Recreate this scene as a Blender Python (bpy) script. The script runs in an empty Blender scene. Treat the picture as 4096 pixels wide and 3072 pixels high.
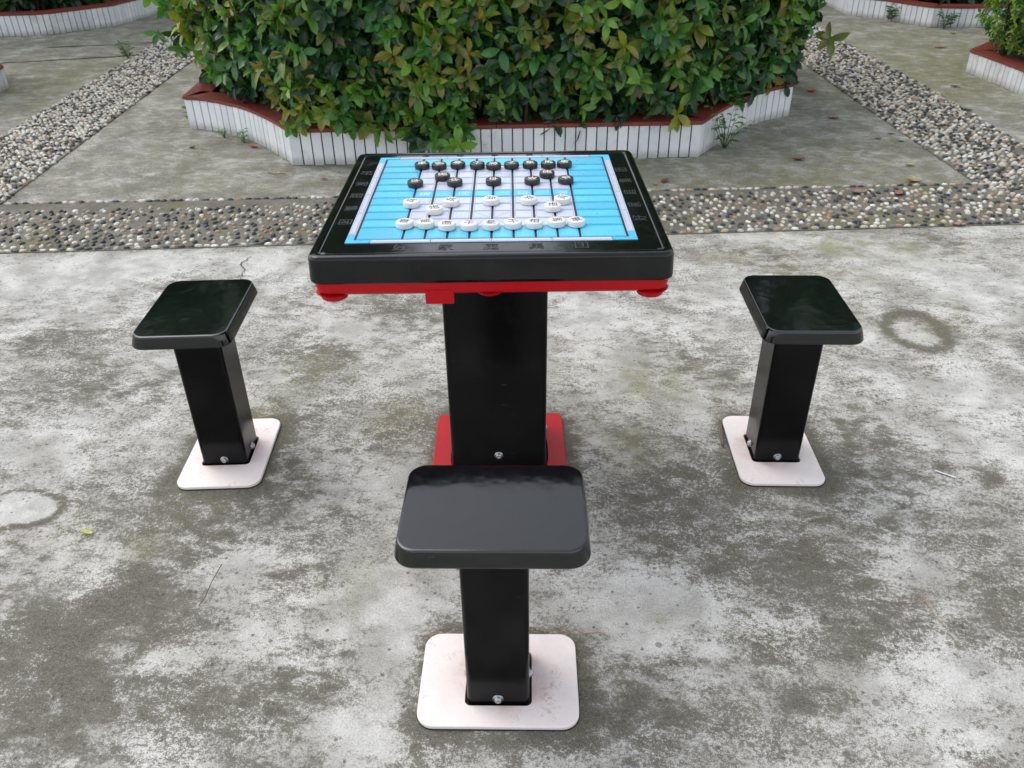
import bpy, bmesh, math, random
import numpy as np
from mathutils import Vector, Matrix
R = math.radians
sc = bpy.context.scene
col = sc.collection
random.seed(7); rng = np.random.default_rng(7)

# ------------------------------------------------------------------ camera, sky, sun, exposure
cam = bpy.data.cameras.new('camera'); camo = bpy.data.objects.new('camera', cam); col.objects.link(camo)
cr, cu, cf = Vector((0.99702, 0.0762, -0.01221)), Vector((-0.03051, 0.53448, 0.84463)), Vector((-0.07089, 0.84174, -0.53521))
camo.matrix_world = Matrix(((cr.x, cu.x, -cf.x, 0.1904), (cr.y, cu.y, -cf.y, -1.8202), (cr.z, cu.z, -cf.z, 1.3888), (0, 0, 0, 1)))
cam.sensor_width = 36; cam.lens = 3278.38 / 4096 * 36; cam.clip_start = 0.05; cam.clip_end = 500
cam.dof.use_dof = True; cam.dof.focus_distance = 2.0; cam.dof.aperture_fstop = 9.0
sc.camera = camo
world = bpy.data.worlds.new("World"); sc.world = world; world.use_nodes = True
wt = world.node_tree; bg = wt.nodes['Background']
sky = wt.nodes.new('ShaderNodeTexSky'); sky.sky_type = 'NISHITA'; sky.sun_disc = False
sky.sun_elevation = R(56); sky.sun_rotation = R(300); sky.dust_density = 1.6; sky.air_density = 1.0; sky.ozone_density = 1.0
hs = wt.nodes.new('ShaderNodeHueSaturation'); hs.inputs['Saturation'].default_value = 0.30
wt.links.new(sky.outputs[0], hs.inputs['Color']); wt.links.new(hs.outputs[0], bg.inputs['Color'])
bg.inputs['Strength'].default_value = 0.15
sun = bpy.data.lights.new('sun', 'SUN'); sun.energy = 0.5; sun.angle = R(50); sun.color = (1, .97, .93)
suno = bpy.data.objects.new('sun', sun); col.objects.link(suno); suno.rotation_euler = (R(34), 0, R(240)); suno.location = (0, 0, 6)
sc.view_settings.view_transform = 'Standard'; sc.view_settings.look = 'None'; sc.view_settings.gamma = 1
sc.view_settings.exposure = 1.02

# ------------------------------------------------------------------ helpers
def link(name, me, mats, parent=None, smooth=False):
    o = bpy.data.objects.new(name, me); col.objects.link(o)
    for m in (mats if isinstance(mats, (list, tuple)) else [mats]):
        me.materials.append(m)
    if parent: o.parent = parent
    if smooth:
        me.shade_smooth()
    return o
def bm_obj(name, bm, mats, parent=None, smooth=False):
    me = bpy.data.meshes.new(name); bm.normal_update(); bm.to_mesh(me); bm.free()
    return link(name, me, mats, parent, smooth)
def tag(o, label=None, cat=None, group=None, kind=None):
    if label: o['label'] = label
    if cat: o['category'] = cat
    if group: o['group'] = group
    if kind: o['kind'] = kind
    return o
def empty(name, loc, rz=0):
    o = bpy.data.objects.new(name, None); col.objects.link(o); o.location = loc; o.rotation_euler = (0, 0, rz); return o
def rrect(hx, hy, r, n=6):
    pts = []
    for cx, cy, a0 in ((hx - r, hy - r, 0), (-hx + r, hy - r, 90), (-hx + r, -hy + r, 180), (hx - r, -hy + r, 270)):
        for i in range(n + 1):
            a = R(a0 + 90 * i / n); pts.append((cx + r * math.cos(a), cy + r * math.sin(a)))
    return pts
def loft(bm, rings, cap0=True, cap1=True, mat=0):
    """rings: list of lists of 3d points, same count, CCW seen from +z, going upwards"""
    vs = [[bm.verts.new(p) for p in r] for r in rings]
    for a, b in zip(vs, vs[1:]):
        for i in range(len(a)):
            j = (i + 1) % len(a); f = bm.faces.new((a[i], a[j], b[j], b[i])); f.material_index = mat
    if cap0: f = bm.faces.new(vs[0][::-1]); f.material_index = mat
    if cap1: f = bm.faces.new(vs[-1]); f.material_index = mat
    return vs
def ring(pts, z, ox=0, oy=0): return [(x + ox, y + oy, z) for x, y in pts]
def box(bm, x0, x1, y0, y1, z0, z1, mat=0, bev=0):
    if bev:
        rings = [[(x0, y0, z0), (x1, y0, z0), (x1, y1, z0), (x0, y1, z0)], [(x0, y0, z1 - bev), (x1, y0, z1 - bev), (x1, y1, z1 - bev), (x0, y1, z1 - bev)],
                 [(x0 + bev, y0 + bev, z1), (x1 - bev, y0 + bev, z1), (x1 - bev, y1 - bev, z1), (x0 + bev, y1 - bev, z1)]]
    else:
        rings = [[(x0, y0, z), (x1, y0, z), (x1, y1, z), (x0, y1, z)] for z in (z0, z1)]
    loft(bm, rings, mat=mat)
def auto_smooth(o, ang=40):
    me = o.data; me.shade_smooth(); w = o.modifiers.new('weighted', 'WEIGHTED_NORMAL'); w.keep_sharp = True; w.weight = 100
    bm = bmesh.new(); bm.from_mesh(me)
    for e in bm.edges:
        if len(e.link_faces) == 2: e.smooth = e.calc_face_angle() < R(ang)
    bm.to_mesh(me); bm.free()

class NT:
    def __init__(s, name):
        s.m = bpy.data.materials.new(name); s.m.use_nodes = True; s.t = s.m.node_tree
        s.b = s.t.nodes['Principled BSDF']; s.out = s.t.nodes['Material Output']
    def n(s, ty, props=None, **ins):
        d = s.t.nodes.new('ShaderNode' + ty)
        for k, v in (props or {}).items(): setattr(d, k, v)
        for k, v in ins.items():
            s.set(d.inputs[int(k[1:])] if k[0] == '_' and k[1:].isdigit() else d.inputs[k.replace('_', ' ')], v)
        return d
    def set(s, inp, v):
        if isinstance(v, bpy.types.NodeSocket): s.t.links.new(v, inp)
        elif isinstance(v, (tuple, list)) and inp.type == 'RGBA': inp.default_value = tuple(v) + ((1,) if len(v) == 3 else ())
        else: inp.default_value = v
    def coord(s, kind='Object'): return s.n('TexCoord').outputs[kind]
    def pos(s): return s.n('NewGeometry').outputs['Position']
    def noise(s, vec, scale, detail=4, rough=.5, dist=0):
        d = s.n('TexNoise', Scale=scale, Detail=detail, Roughness=rough, Distortion=dist); s.set(d.inputs['Vector'], vec); return d.outputs['Fac']
    def math(s, op, a, b=None, c=None, clamp=False):
        d = s.n('Math', {'operation': op, 'use_clamp': clamp}); s.set(d.inputs[0], a)
        if b is not None: s.set(d.inputs[1], b)
        if c is not None: s.set(d.inputs[2], c)
        return d.outputs[0]
    def ramp(s, v, lo, hi, a=0., b=1., smooth=True):
        d = s.n('MapRange', {'interpolation_type': 'SMOOTHSTEP' if smooth else 'LINEAR'}); s.set(d.inputs[0], v)
        for i, q in enumerate((lo, hi, a, b)): s.set(d.inputs[i + 1], q)
        return d.outputs[0]
    def mix(s, f, a, b, mode='MIX'):
        d = s.n('MixRGB', {'blend_type': mode}); s.set(d.inputs[0], f); s.set(d.inputs[1], a); s.set(d.inputs[2], b); return d.outputs[0]
    def bump(s, h, strength=.3, dist=.01):
        d = s.n('Bump', Strength=strength, Distance=dist); s.set(d.inputs['Height'], h); s.set(s.b.inputs['Normal'], d.outputs[0])
    def p(s, **k):
        for a, v in k.items(): s.set(s.b.inputs[a.replace('_', ' ')], v)
        return s

# ------------------------------------------------------------------ materials
def concrete():
    t = NT('weathered_concrete'); P = t.pos()
    at = t.n('Attribute', {'attribute_name': 'stain_shade'}); sp = t.n('SeparateColor'); t.set(sp.inputs[0], at.outputs['Color'])
    st, moss, zone = sp.outputs[0], sp.outputs[1], sp.outputs[2]
    mp = t.n('Mapping', Scale=(1., 1.7, 1.), Rotation=(0, 0, .55)); t.set(mp.inputs['Vector'], P)
    n1 = t.noise(P, 3.2, 6, .6); n2 = t.noise(mp.outputs[0], 14, 8, .74, .4); n3 = t.noise(P, 105, 6, .82); n4 = t.noise(P, 380, 3, .7)
    v = t.math('MULTIPLY_ADD', t.math('SUBTRACT', n1, .5), 1.1, t.math('MULTIPLY', t.math('SUBTRACT', n2, .5), 1.8))
    am = t.ramp(t.noise(P, 2.3, 3, .5), .38, .62, .75, 1.4)
    v = t.math('MULTIPLY_ADD', t.math('MULTIPLY', t.math('SUBTRACT', n3, .5), am), 2.2, v); v = t.math('MULTIPLY_ADD', t.math('MULTIPLY', t.math('SUBTRACT', n4, .5), am), 1.4, v)
    v = t.math('ADD', st, v)
    m = t.ramp(v, -.16, .27); ms = t.ramp(v, -.30, .33)
    mask = t.mix(zone, m, ms)
    lv = t.noise(P, 6, 6, .65)
    light = t.mix(t.ramp(lv, .35, .65), (.375, .365, .335), (.62, .61, .575))
    lightb = t.mix(t.ramp(lv, .35, .65), (.28, .272, .23), (.55, .545, .50))
    light = t.mix(zone, light, lightb)
    dark = t.mix(t.ramp(t.math('MULTIPLY_ADD', n3, .5, t.math('MULTIPLY', n4, .5)), .38, .62), (.058, .052, .037), (.208, .195, .158))
    darkb = t.mix(t.ramp(n2, .35, .65), (.115, .108, .083), (.185, .175, .14))
    dark = t.mix(zone, dark, darkb)
    c = t.mix(mask, light, dark)
    mf = t.math('MULTIPLY', moss, t.ramp(t.noise(P, 9, 8, .7), .33, .62), clamp=True)
    mc = t.mix(t.ramp(n3, .35, .65), (.13, .125, .035), (.23, .22, .085))
    c = t.mix(t.math('MULTIPLY', mf, .70), c, mc)
    # pores and aggregate showing through
    vo = t.n('TexVoronoi', {'feature': 'F1'}, Scale=70.); t.set(vo.inputs['Vector'], P)
    sc_ = t.n('SeparateColor'); t.set(sc_.inputs[0], vo.outputs['Color'])
    por = t.math('MULTIPLY', t.ramp(vo.outputs['Distance'], .34, .22), t.ramp(sc_.outputs[0], .90, .93))
    c = t.mix(t.math('MULTIPLY', por, .7), c, (.085, .08, .072))
    v2 = t.n('TexVoronoi', {'feature': 'F1'}, Scale=34.); t.set(v2.inputs['Vector'], t.mix(.03, P, t.n('TexNoise', Scale=60.).outputs['Color'], 'ADD')); s2 = t.n('SeparateColor'); t.set(s2.inputs[0], v2.outputs['Color'])
    por2 = t.math('MULTIPLY', t.ramp(v2.outputs['Distance'], .30, .22), t.math('MULTIPLY', t.ramp(s2.outputs[0], .88, .90), t.ramp(n1, .45, .55)))
    c = t.mix(t.math('MULTIPLY', por2, .62), c, (.105, .10, .088))
    g = t.ramp(t.noise(P, 240, 5, .8), .3, .7, .70, 1.22)
    c = t.mix(1., c, t.n('CombineColor', Red=g, Green=g, Blue=g).outputs[0], 'MULTIPLY')
    t.p(Base_Color=c, Roughness=.86, Specular_IOR_Level=.3)
    h = t.math('ADD', t.math('MULTIPLY', n3, .6), t.math('MULTIPLY', n4, .5)); h = t.math('SUBTRACT', h, t.math('MULTIPLY', por, .5))
    t.bump(h, .55, .004); return t.m
def black_plastic(name, smudge=.0, rough=.14, ior=1.5, spec=.5, base=(.0030, .0032, .0036)):
    t = NT(name); P = t.coord()
    s = t.noise(P, 6, 5, .6, 1.5); f = t.noise(P, 55, 8, .75)
    sm = t.math('MULTIPLY', t.ramp(s, .45, .7), t.ramp(f, .35, .7))
    c = t.mix(t.math('MULTIPLY', sm, smudge), base, (.05, .052, .056))
    sp = t.ramp(t.noise(P, 330, 2, .5), .74, .8)
    c = t.mix(t.math('MULTIPLY', sp, .35), c, (.22, .22, .21))
    wv = t.n('Mapping', Scale=(4., 90., 30.), Rotation=(0, 0, .7)); t.set(wv.inputs['Vector'], P)
    scr = t.ramp(t.noise(wv.outputs[0], 3, 3, .6), .70, .76); c = t.mix(t.math('MULTIPLY', scr, .18), c, (.14, .14, .14))
    r = t.math('ADD', t.math('MULTIPLY', sm, .12), t.math('ADD', rough, t.math('MULTIPLY', f, .04)))
    t.p(Base_Color=c, Roughness=r, IOR=ior, Specular_IOR_Level=spec)
    t.bump(t.noise(P, 9, 3, .5), .12, .01); return t.m
def painted(name, c, rough=.35, dirt=(.12, .10, .08), dirtamt=.25, scale=12, spec=.5, bump=.1, isl=0., blush=False):
    t = NT(name); P = t.coord(); n = t.noise(P, scale, 8, .7); n2 = t.noise(P, scale * 9, 5, .7)
    f = t.math('MULTIPLY', t.ramp(n, .52, .74), t.ramp(n2, .4, .65))
    cc = t.mix(t.math('MULTIPLY', f, dirtamt), c, dirt)
    if blush:
        vl = t.n('VectorMath', {'operation': 'LENGTH'}); fl = t.n('Vector' + 'Math', {'operation': 'MULTIPLY'}); t.set(fl.inputs[0], P); fl.inputs[1].default_value = (1, 1, 0); t.set(vl.inputs[0], fl.outputs[0])
        cc = t.mix(t.math('MULTIPLY', t.ramp(vl.outputs['Value'], .125, .06, 0., .55), t.ramp(n, .4, .6)), cc, (.66, .40, .36))
    g = t.ramp(n, .3, .7, .93, 1.05)
    if isl: g = t.math('MULTIPLY', g, t.ramp(t.n('NewGeometry').outputs['Random Per Island'], 0., 1., 1 - isl, 1 + isl, False))
    cc = t.mix(1., cc, t.n('CombineColor', Red=g, Green=g, Blue=g).outputs[0], 'MULTIPLY')
    t.p(Base_Color=cc, Roughness=t.math('MULTIPLY_ADD', n2, .2, rough - .1), Specular_IOR_Level=spec); t.bump(n2, bump, .003); return t.m
def plain(name, c, rough=.5, metal=0., spec=.5):
    t = NT(name); P = t.coord(); g = t.ramp(t.noise(P, 60, 5, .6), .3, .7, .88, 1.1)
    cc = t.mix(1., c, t.n('CombineColor', Red=g, Green=g, Blue=g).outputs[0], 'MULTIPLY')
    t.p(Base_Color=cc, Roughness=rough, Metallic=metal, Specular_IOR_Level=spec); return t.m
def leaf_mat(name, rough=.29):
    t = NT(name); at = t.n('Attribute', {'attribute_name': 'tint'}).outputs['Color']
    P = t.pos(); g = t.ramp(t.noise(P, 90, 3, .6), .3, .7, .85, 1.15)
    c = t.mix(1., at, t.n('CombineColor', Red=g, Green=g, Blue=g).outputs[0], 'MULTIPLY')
    t.p(Base_Color=c, Roughness=rough, Specular_IOR_Level=.5)
    tr = t.n('BsdfTranslucent'); t.set(tr.inputs[0], t.mix(1., c, (1.3, 1.5, .5), 'MULTIPLY'))
    mx = t.n('MixShader'); mx.inputs[0].default_value = .28
    t.t.links.new(t.b.outputs[0], mx.inputs[1]); t.t.links.new(tr.outputs[0], mx.inputs[2]); t.t.links.new(mx.outputs[0], t.out.inputs[0]); return t.m
def vcol(name, rough=.45, attr='tint', bump=0):
    t = NT(name); at = t.n('Attribute', {'attribute_name': attr}).outputs['Color']; P = t.pos()
    g = t.ramp(t.noise(P, 130, 4, .7), .3, .7, .8, 1.15)
    c = t.mix(1., at, t.n('CombineColor', Red=g, Green=g, Blue=g).outputs[0], 'MULTIPLY'); t.p(Base_Color=c, Roughness=rough)
    return t.m
def mortar():
    t = NT('pebble_mortar'); P = t.pos(); n = t.noise(P, 5, 8, .7); n2 = t.noise(P, 70, 6, .75)
    c = t.mix(t.ramp(n, .35, .65), (.14, .13, .10), (.24, .225, .185)); c = t.mix(t.ramp(n2, .4, .7), c, (.11, .105, .085))
    c = t.mix(t.math('MULTIPLY', t.ramp(t.noise(P, 3, 6, .6), .5, .65), .5), c, (.17, .16, .06))
    t.p(Base_Color=c, Roughness=.9, Specular_IOR_Level=.25); t.bump(n2, .6, .006); return t.m
def tile_mat():
    t = NT('white_wall_tile'); P = t.pos(); n = t.noise(P, 7, 8, .72); n2 = t.noise(P, 60, 6, .75)
    z = t.n('SeparateXYZ'); t.set(z.inputs[0], P)
    low = t.ramp(t.math('MULTIPLY_ADD', n2, .05, z.outputs[2]), .085, .03)
    g = t.n('NewGeometry').outputs['Random Per Island']
    c = t.mix(g, (.72, .745, .77), (.86, .87, .875)); c = t.mix(t.math('MULTIPLY', t.ramp(n, .48, .72), .38), c, (.38, .37, .33))
    c = t.mix(t.math('MULTIPLY', low, .6), c, (.27, .25, .19))
    c = t.mix(t.math('MULTIPLY', t.math('MULTIPLY', t.ramp(n2, .56, .62), t.ramp(n, .52, .68)), .6), c, (.10, .11, .12))
    t.p(Base_Color=c, Roughness=.30); t.bump(n2, .15, .002); return t.m
def cap_mat():
    t = NT('red_coping_tile'); P = t.pos(); n = t.noise(P, 8, 8, .7); n2 = t.noise(P, 90, 5, .7)
    c = t.mix(t.ramp(n, .35, .65), (.245, .042, .028), (.165, .034, .025)); c = t.mix(t.math('MULTIPLY', t.ramp(n2, .5, .75), .35), c, (.10, .06, .045))
    t.p(Base_Color=c, Roughness=.5); t.bump(n2, .2, .002); return t.m

M = dict(
    conc=concrete(), seat=black_plastic('black_seat_plastic', .06, .07, 1.60, .50, (.002, .0028, .0038)), post=black_plastic('black_post_paint', .05, .17, 1.45, .22),
    top=black_plastic('black_table_plastic', .22, .09, 1.48, .44), red=painted('red_paint', (.48, .003, .009), .34, (.33, .03, .03), .3, 25, .3),
    plate=painted('pinkish_white_paint', (.90, .815, .775), .42, (.30, .24, .20), .85, 14, .4, .2, 0., True), bolt=plain('zinc_bolt', (.42, .44, .44), .32, .9),
    rust=plain('bolt_rust', (.10, .055, .04), .8), cyan=painted('cyan_board_paint', (.10, .50, .71), .30, (.05, .38, .58), .45, 9, .5, .03, .10),
    bwhite=painted('white_board_paint', (.51, .56, .67), .30, (.5, .53, .6), .35, 9, .5, .03, .05), cyl=plain('deep_blue_groove', (.010, .33, .60), .5),
    gryl=plain('grey_groove', (.17, .19, .27), .5), slot=plain('black_slot', (.004, .006, .022), .5), letter=plain('worn_black_lettering', (.016, .017, .018), .45),
    wpc=painted('white_piece_plastic', (.72, .71, .68), .4, (.42, .39, .33), .4, 60, .4, .1), bpc=painted('black_piece_plastic', (.020, .020, .022), .36, (.10, .10, .09), .4, 50, .5, .1),
    gch=plain('grey_engraving', (.03, .032, .035), .7), cch=plain('cream_engraving', (.86, .77, .60), .7), faint=plain('faint_pale_lettering', (.52, .74, .80), .5),
    mortar=mortar(), pebble=vcol('pebble_stone', .38), tile=tile_mat(), grout=plain('dark_grout', (.028, .028, .026), .9), cap=cap_mat(),
    soil=plain('planter_soil', (.022, .017, .012), .95), leaf=leaf_mat('glossy_leaf'), sleaf=leaf_mat('small_leaf', .45), bark=plain('brown_bark', (.07, .045, .03), .85),
    dead=vcol('dead_leaf', .7), chalk=plain('white_chalk_mark', (.62, .62, .60), .9), gap=plain('dark_joint_and_shadow', (.035, .034, .028), .95),
)

# ------------------------------------------------------------------ ground
DARK=[(-1.541,.613,.183,.094,.5),(-1.665,.475,.096,.143,.5),(-1.378,.369,.185,.161,.6),(-.621,.383,.09,.088,.5),(-.509,.865,.19,.084,.9),(-.595,.518,.126,.063,.5),(-.712,.068,.109,.267,.5),(-.85,-.305,.095,.076,.9),(-.706,-.331,.176,.108,.8),(-.522,-.193,.074,.117,.4),(-.788,-.466,.111,.099,.7),(-.928,-.647,.206,.103,.9),(-.757,-.581,.126,.09,.7),(-.619,-.678,.15,.067,.9),(-.917,-.771,.097,.146,.8),(-.719,-.826,.187,.071,.8),(-.749,-.911,.161,.066,.6),(-.537,-.824,.139,.068,.8),(-.351,-.874,.107,.073,.7),(-.26,-.806,.092,.066,.6),(-.222,-.689,.059,.073,.4),(-.475,-.492,.108,.061,.5),(-.481,-.071,.103,.213,.4),(-.306,.093,.081,.14,.6),(-.345,-.308,.07,.104,.5),(.325,.107,.133,.091,.5),(.572,.598,.154,.126,.35),(.314,-.25,.093,.104,.5),(.491,-.204,.152,.072,.8),(.609,-.104,.145,.117,.8),(.912,.013,.1,.129,.8),(1.024,.061,.102,.134,.6),(.498,-.353,.11,.063,.5),(.725,-.354,.131,.096,.8),(.596,-.423,.106,.075,.8),(.835,-.422,.158,.076,.7),(.868,-.555,.148,.068,.8),(1.067,-.253,.112,.107,.8),(1.157,-.457,.082,.198,1.),(1.201,-.244,.067,.091,.5),(.716,-.627,.096,.05,.7),(.6,-.693,.093,.07,.5),(.365,-.731,.074,.067,.7),(.296,-.87,.052,.077,.6),(.491,-.817,.088,.061,.5),(.718,-.771,.054,.043,.4),(.018,-.889,.174,.058,.5),(-1.366,.203,.146,.146,.3),(-.783,1.03,.109,.06,.3),(-1.012,-.204,.15,.105,.35),(1.199,.022,.021,.02,2.3),(1.31,-.027,.032,.03,2.3),(-.569,-.071,.018,.017,2.3),(.343,-.51,.012,.008,1.)]  # dark patches; the blob by the left stool paints the shading beyond its plate
LIGHT=[(-1.937,1.057,.266,.198,.8),(-1.523,1.214,.507,.111,.8),(-.667,.729,.134,.09,.5),(.297,.816,.199,.179,.6),(1.599,1.322,.329,.168,.6),(1.106,1.587,.316,.075,.5),(1.402,.338,.165,.222,.5),(.56,.215,.082,.123,.3),(-1.277,-.033,.201,.149,.35),(-.589,-.484,.076,.055,.9),(-.579,-.725,.039,.038,.9),(-.656,-.753,.029,.038,.8),(-.741,-.723,.025,.024,.7),(-.459,-.668,.06,.052,.8),(-.182,-.863,.098,.061,.8),(-.247,-.534,.095,.128,.6),(-.129,-.658,.059,.075,.6),(.429,-.518,.123,.082,.8),(.353,-.602,.099,.076,.6),(.456,-.736,.083,.044,.5),(.972,-.668,.148,.074,.6),(.841,-.794,.14,.075,.4),(.332,.328,.072,.132,.4),(1.044,-.151,.14,.077,.5),(1.007,-.367,.107,.064,.4),(-.26,-.139,.087,.138,.5),(-.699,-.918,.053,.033,.4),(-.885,-.457,.056,.068,.5)]
MOSS=[(.435,.387,.189,.138,.8),(1.382,1.524,.386,.115,.9),(1.148,1.255,.291,.114,.5),(.801,1.375,.114,.096,.6),(-.644,.41,.106,.119,.7),(-.319,.163,.083,.148,.5),(-.737,.139,.07,.127,.6),(.35,.064,.117,.11,.7),(-.296,-.509,.064,.088,.6),(-.182,-.428,.066,.077,.4),(.727,.087,.065,.112,.4),(-.836,-.438,.068,.051,.5),(-.751,-.281,.108,.076,.3),(.763,-.114,.072,.078,.3),(-1.045,-.419,.057,.072,.6),(1.42,.841,.177,.224,.3),(.414,-.572,.04,.026,.4),(-.75,2.24,1.657,.257,.35),(1.403,2.472,.78,.55,.7),(-1.942,2.76,.543,.385,.35),(-3.749,4.507,.735,1.097,.8),(2.432,4.784,.842,.832,.8),(3.369,5.483,.545,1.227,.9)]
def lines(lo, hi, step, far, n):
    mid = np.arange(lo, hi + 1e-6, step); g = [(k / n) ** 2.2 for k in range(1, n + 1)]
    return np.concatenate([[lo - far * q for q in g[::-1]], mid, [hi + far * q for q in g]])
def ground():
    xs = lines(-2.3, 2.3, .0135, 80, 34); ys = lines(-1.25, 2.1, .0135, 80, 40)
    X, Y = np.meshgrid(xs, ys); nx, ny = len(xs), len(ys)
    co = np.stack([X.ravel(), Y.ravel(), np.zeros(X.size)], 1)
    idx = np.arange(nx * ny).reshape(ny, nx)
    f = np.stack([idx[:-1, :-1], idx[:-1, 1:], idx[1:, 1:], idx[1:, :-1]], -1).reshape(-1, 4)
    me = mesh_np('ground', co, f)
    x, y = co[:, 0], co[:, 1]
    def acc(L, base):
        v = np.full(len(x), float(base))
        for a, b, rx, ry, w in L: v += w * np.exp(-(((x - a) / rx) ** 2 + ((y - b) / ry) ** 2) * .9)
        return v
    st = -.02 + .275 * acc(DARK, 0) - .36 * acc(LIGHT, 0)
    def bowl(cx, cy, rx, ry, rad, wid, amp, s):   # old round patches in the slab: a ring round a fill
        r = np.hypot((x - cx) / rx, (y - cy) / ry) + .06 * np.sin(3 * np.arctan2(y - cy, x - cx) + cx); return s + 1.1 * amp * np.exp(-((r - rad) / wid) ** 2)
    st = bowl(-1.225, -.31, .092, .060, 0, .85, -1.3, st); st = bowl(-1.225, -.31, .092, .060, 1.22, .14, .62, st)
    st = bowl(1.385, .79, .095, .13, 1., .24, .55, st); st = bowl(1.385, .79, .095, .13, 0, .6, -.08, st)
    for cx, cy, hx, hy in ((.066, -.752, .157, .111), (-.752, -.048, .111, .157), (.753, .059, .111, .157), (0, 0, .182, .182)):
        d = np.hypot(np.maximum(abs(x - cx) - hx, 0), np.maximum(abs(y - cy) - hy, 0)); st += .42 * np.exp(-(d / .035) ** 2)  # damp ring round each base plate, deepened as a painted contact shadow
    ms = np.clip(acc(MOSS, 0.04), 0, 1)
    edge = (y - (1.556 + .1215 * x)); zone = 1 / (1 + np.exp(-edge / .03))
    far = np.clip((y - 3.5) / 3, 0, 1); ms = np.clip(ms + .35 * far, 0, 1)
    st = np.where(edge > 0, st + .04, st)
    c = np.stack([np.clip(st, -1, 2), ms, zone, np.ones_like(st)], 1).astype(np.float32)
    a = me.attributes.new('stain_shade', 'FLOAT_COLOR', 'POINT'); a.data.foreach_set('color', c.ravel())
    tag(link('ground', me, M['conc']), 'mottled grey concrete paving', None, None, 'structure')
def mesh_np(name, co, faces, cols=None):
    me = bpy.data.meshes.new(name); co = np.asarray(co, np.float32); faces = np.asarray(faces, np.int32); k = faces.shape[1]
    me.vertices.add(len(co)); me.vertices.foreach_set('co', co.ravel())
    me.loops.add(faces.size); me.loops.foreach_set('vertex_index', faces.ravel())
    me.polygons.add(len(faces)); me.polygons.foreach_set('loop_start', np.arange(0, faces.size, k, dtype=np.int32))
    me.polygons.foreach_set('loop_total', np.full(len(faces), k, np.int32)); me.update(calc_edges=True)
    if cols is not None:
        a = me.attributes.new('tint', 'FLOAT_COLOR', 'POINT'); a.data.foreach_set('color', np.asarray(cols, np.float32).ravel())
    return me
ground()

# ------------------------------------------------------------------ pebble paths
def inside(P, poly):
    x, y = P[:, 0], P[:, 1]; r = np.zeros(len(P), bool); n = len(poly)
    for i in range(n):
        (x1, y1), (x2, y2) = poly[i], poly[(i + 1) % n]
        c = ((y1 > y) != (y2 > y)) & (x < (x2 - x1) * (y - y1) / (y2 - y1 + 1e-12) + x1); r ^= c
    return r
HS, HR = 8, 3
hv = [(math.cos(2 * math.pi * i / HS) * math.cos(a), math.sin(2 * math.pi * i / HS) * math.cos(a), math.sin(a)) for a in (-.35, .25, .85) for i in range(HS)] + [(0, 0, 1)]
hf = [(r * HS + i, r * HS + (i + 1) % HS, (r + 1) * HS + (i + 1) % HS, (r + 1) * HS + i) for r in range(2) for i in range(HS)]
hf += [(2 * HS + i, 2 * HS + (i + 1) % HS, 3 * HS, 3 * HS) for i in range(HS)]
hv = np.array(hv)
hft = []
for f in hf:
    hft.append((f[0], f[1], f[2]))
    if f[2] != f[3]: hft.append((f[0], f[2], f[3]))
hft = np.array(hft)
PC = np.array([(.60, .565, .48), (.68, .66, .60), (.50, .44, .35), (.032, .038, .048), (.05, .055, .06), (.022, .026, .03), (.36, .235, .15), (.42, .34, .26), (.19, .19, .175)])
def pebbles(name, P, A, L, Wd, H, z, probs, label):
    n = len(P); k = len(hv)
    j = 1 + .12 * rng.standard_normal((n, k, 1))
    v = hv[None] * j * np.stack([L, Wd, H], 1)[:, None, :]
    c, s = np.cos(A)[:, None], np.sin(A)[:, None]
    x = v[..., 0] * c - v[..., 1] * s + P[:, 0:1]; y = v[..., 0] * s + v[..., 1] * c + P[:, 1:2]
    co = np.stack([x, y, v[..., 2] + z], -1).reshape(-1, 3)
    f = (hft[None] + (np.arange(n) * k)[:, None, None]).reshape(-1, 3)
    ci = rng.choice(len(PC), n, p=np.array(probs) / sum(probs)); cc = PC[ci] * rng.uniform(.75, 1.2, (n, 1))
    cols = np.repeat(np.concatenate([cc, np.ones((n, 1))], 1), k, 0)
    o = link(name, mesh_np(name, co, f, cols), M['pebble'], None, True); tag(o, label, None, None, 'stuff'); return o
def flat_poly(name, poly, z, mat, label, parent=None):
    bm = bmesh.new(); loft(bm, [[(x, y, z - .02) for x, y in poly], [(x, y, z) for x, y in poly]], cap0=False); o = bm_obj(name, bm, mat, parent)
    if label: tag(o, label, None, None, 'structure')
    return o
F = [(-2.75, 1.224), (2.32, 1.838), (2.197, 2.372), (-2.644, 1.877)]
DL = [(-2.60, 0.6), (-2.75, 1.224), (-2.644, 1.877), (-3.068, 4.957), (-3.30, 6.9), (-3.45, 9), (-4.2, 9), (-3.949, 6.88), (-3.722, 5.6), (-3.355, 2.99), (-3.2, 0.6)]
DR = [(2.40, .8), (2.32, 1.838), (2.197, 2.372), (2.06, 4.218), (1.98, 5.5), (1.93, 9), (2.42, 9), (2.53, 6.5), (2.62, 5.2), (2.69, 4.1), (2.72, 2.97), (2.9, .8)][::1]
flat_poly('pebble_path', F, .004, M['mortar'], 'mortar bed of the pebble strip behind the table')
def ccw(p): return p if sum(a[0] * b[1] - b[0] * a[1] for a, b in zip(p, p[1:] + p[:1])) > 0 else p[::-1]
flat_poly('pebble_path', ccw(DL), .006, M['mortar'], 'mortar bed of the pebble path running back on the left')
flat_poly('pebble_path', ccw(DR), .006, M['mortar'], 'mortar bed of the pebble path running back on the right')
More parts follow.
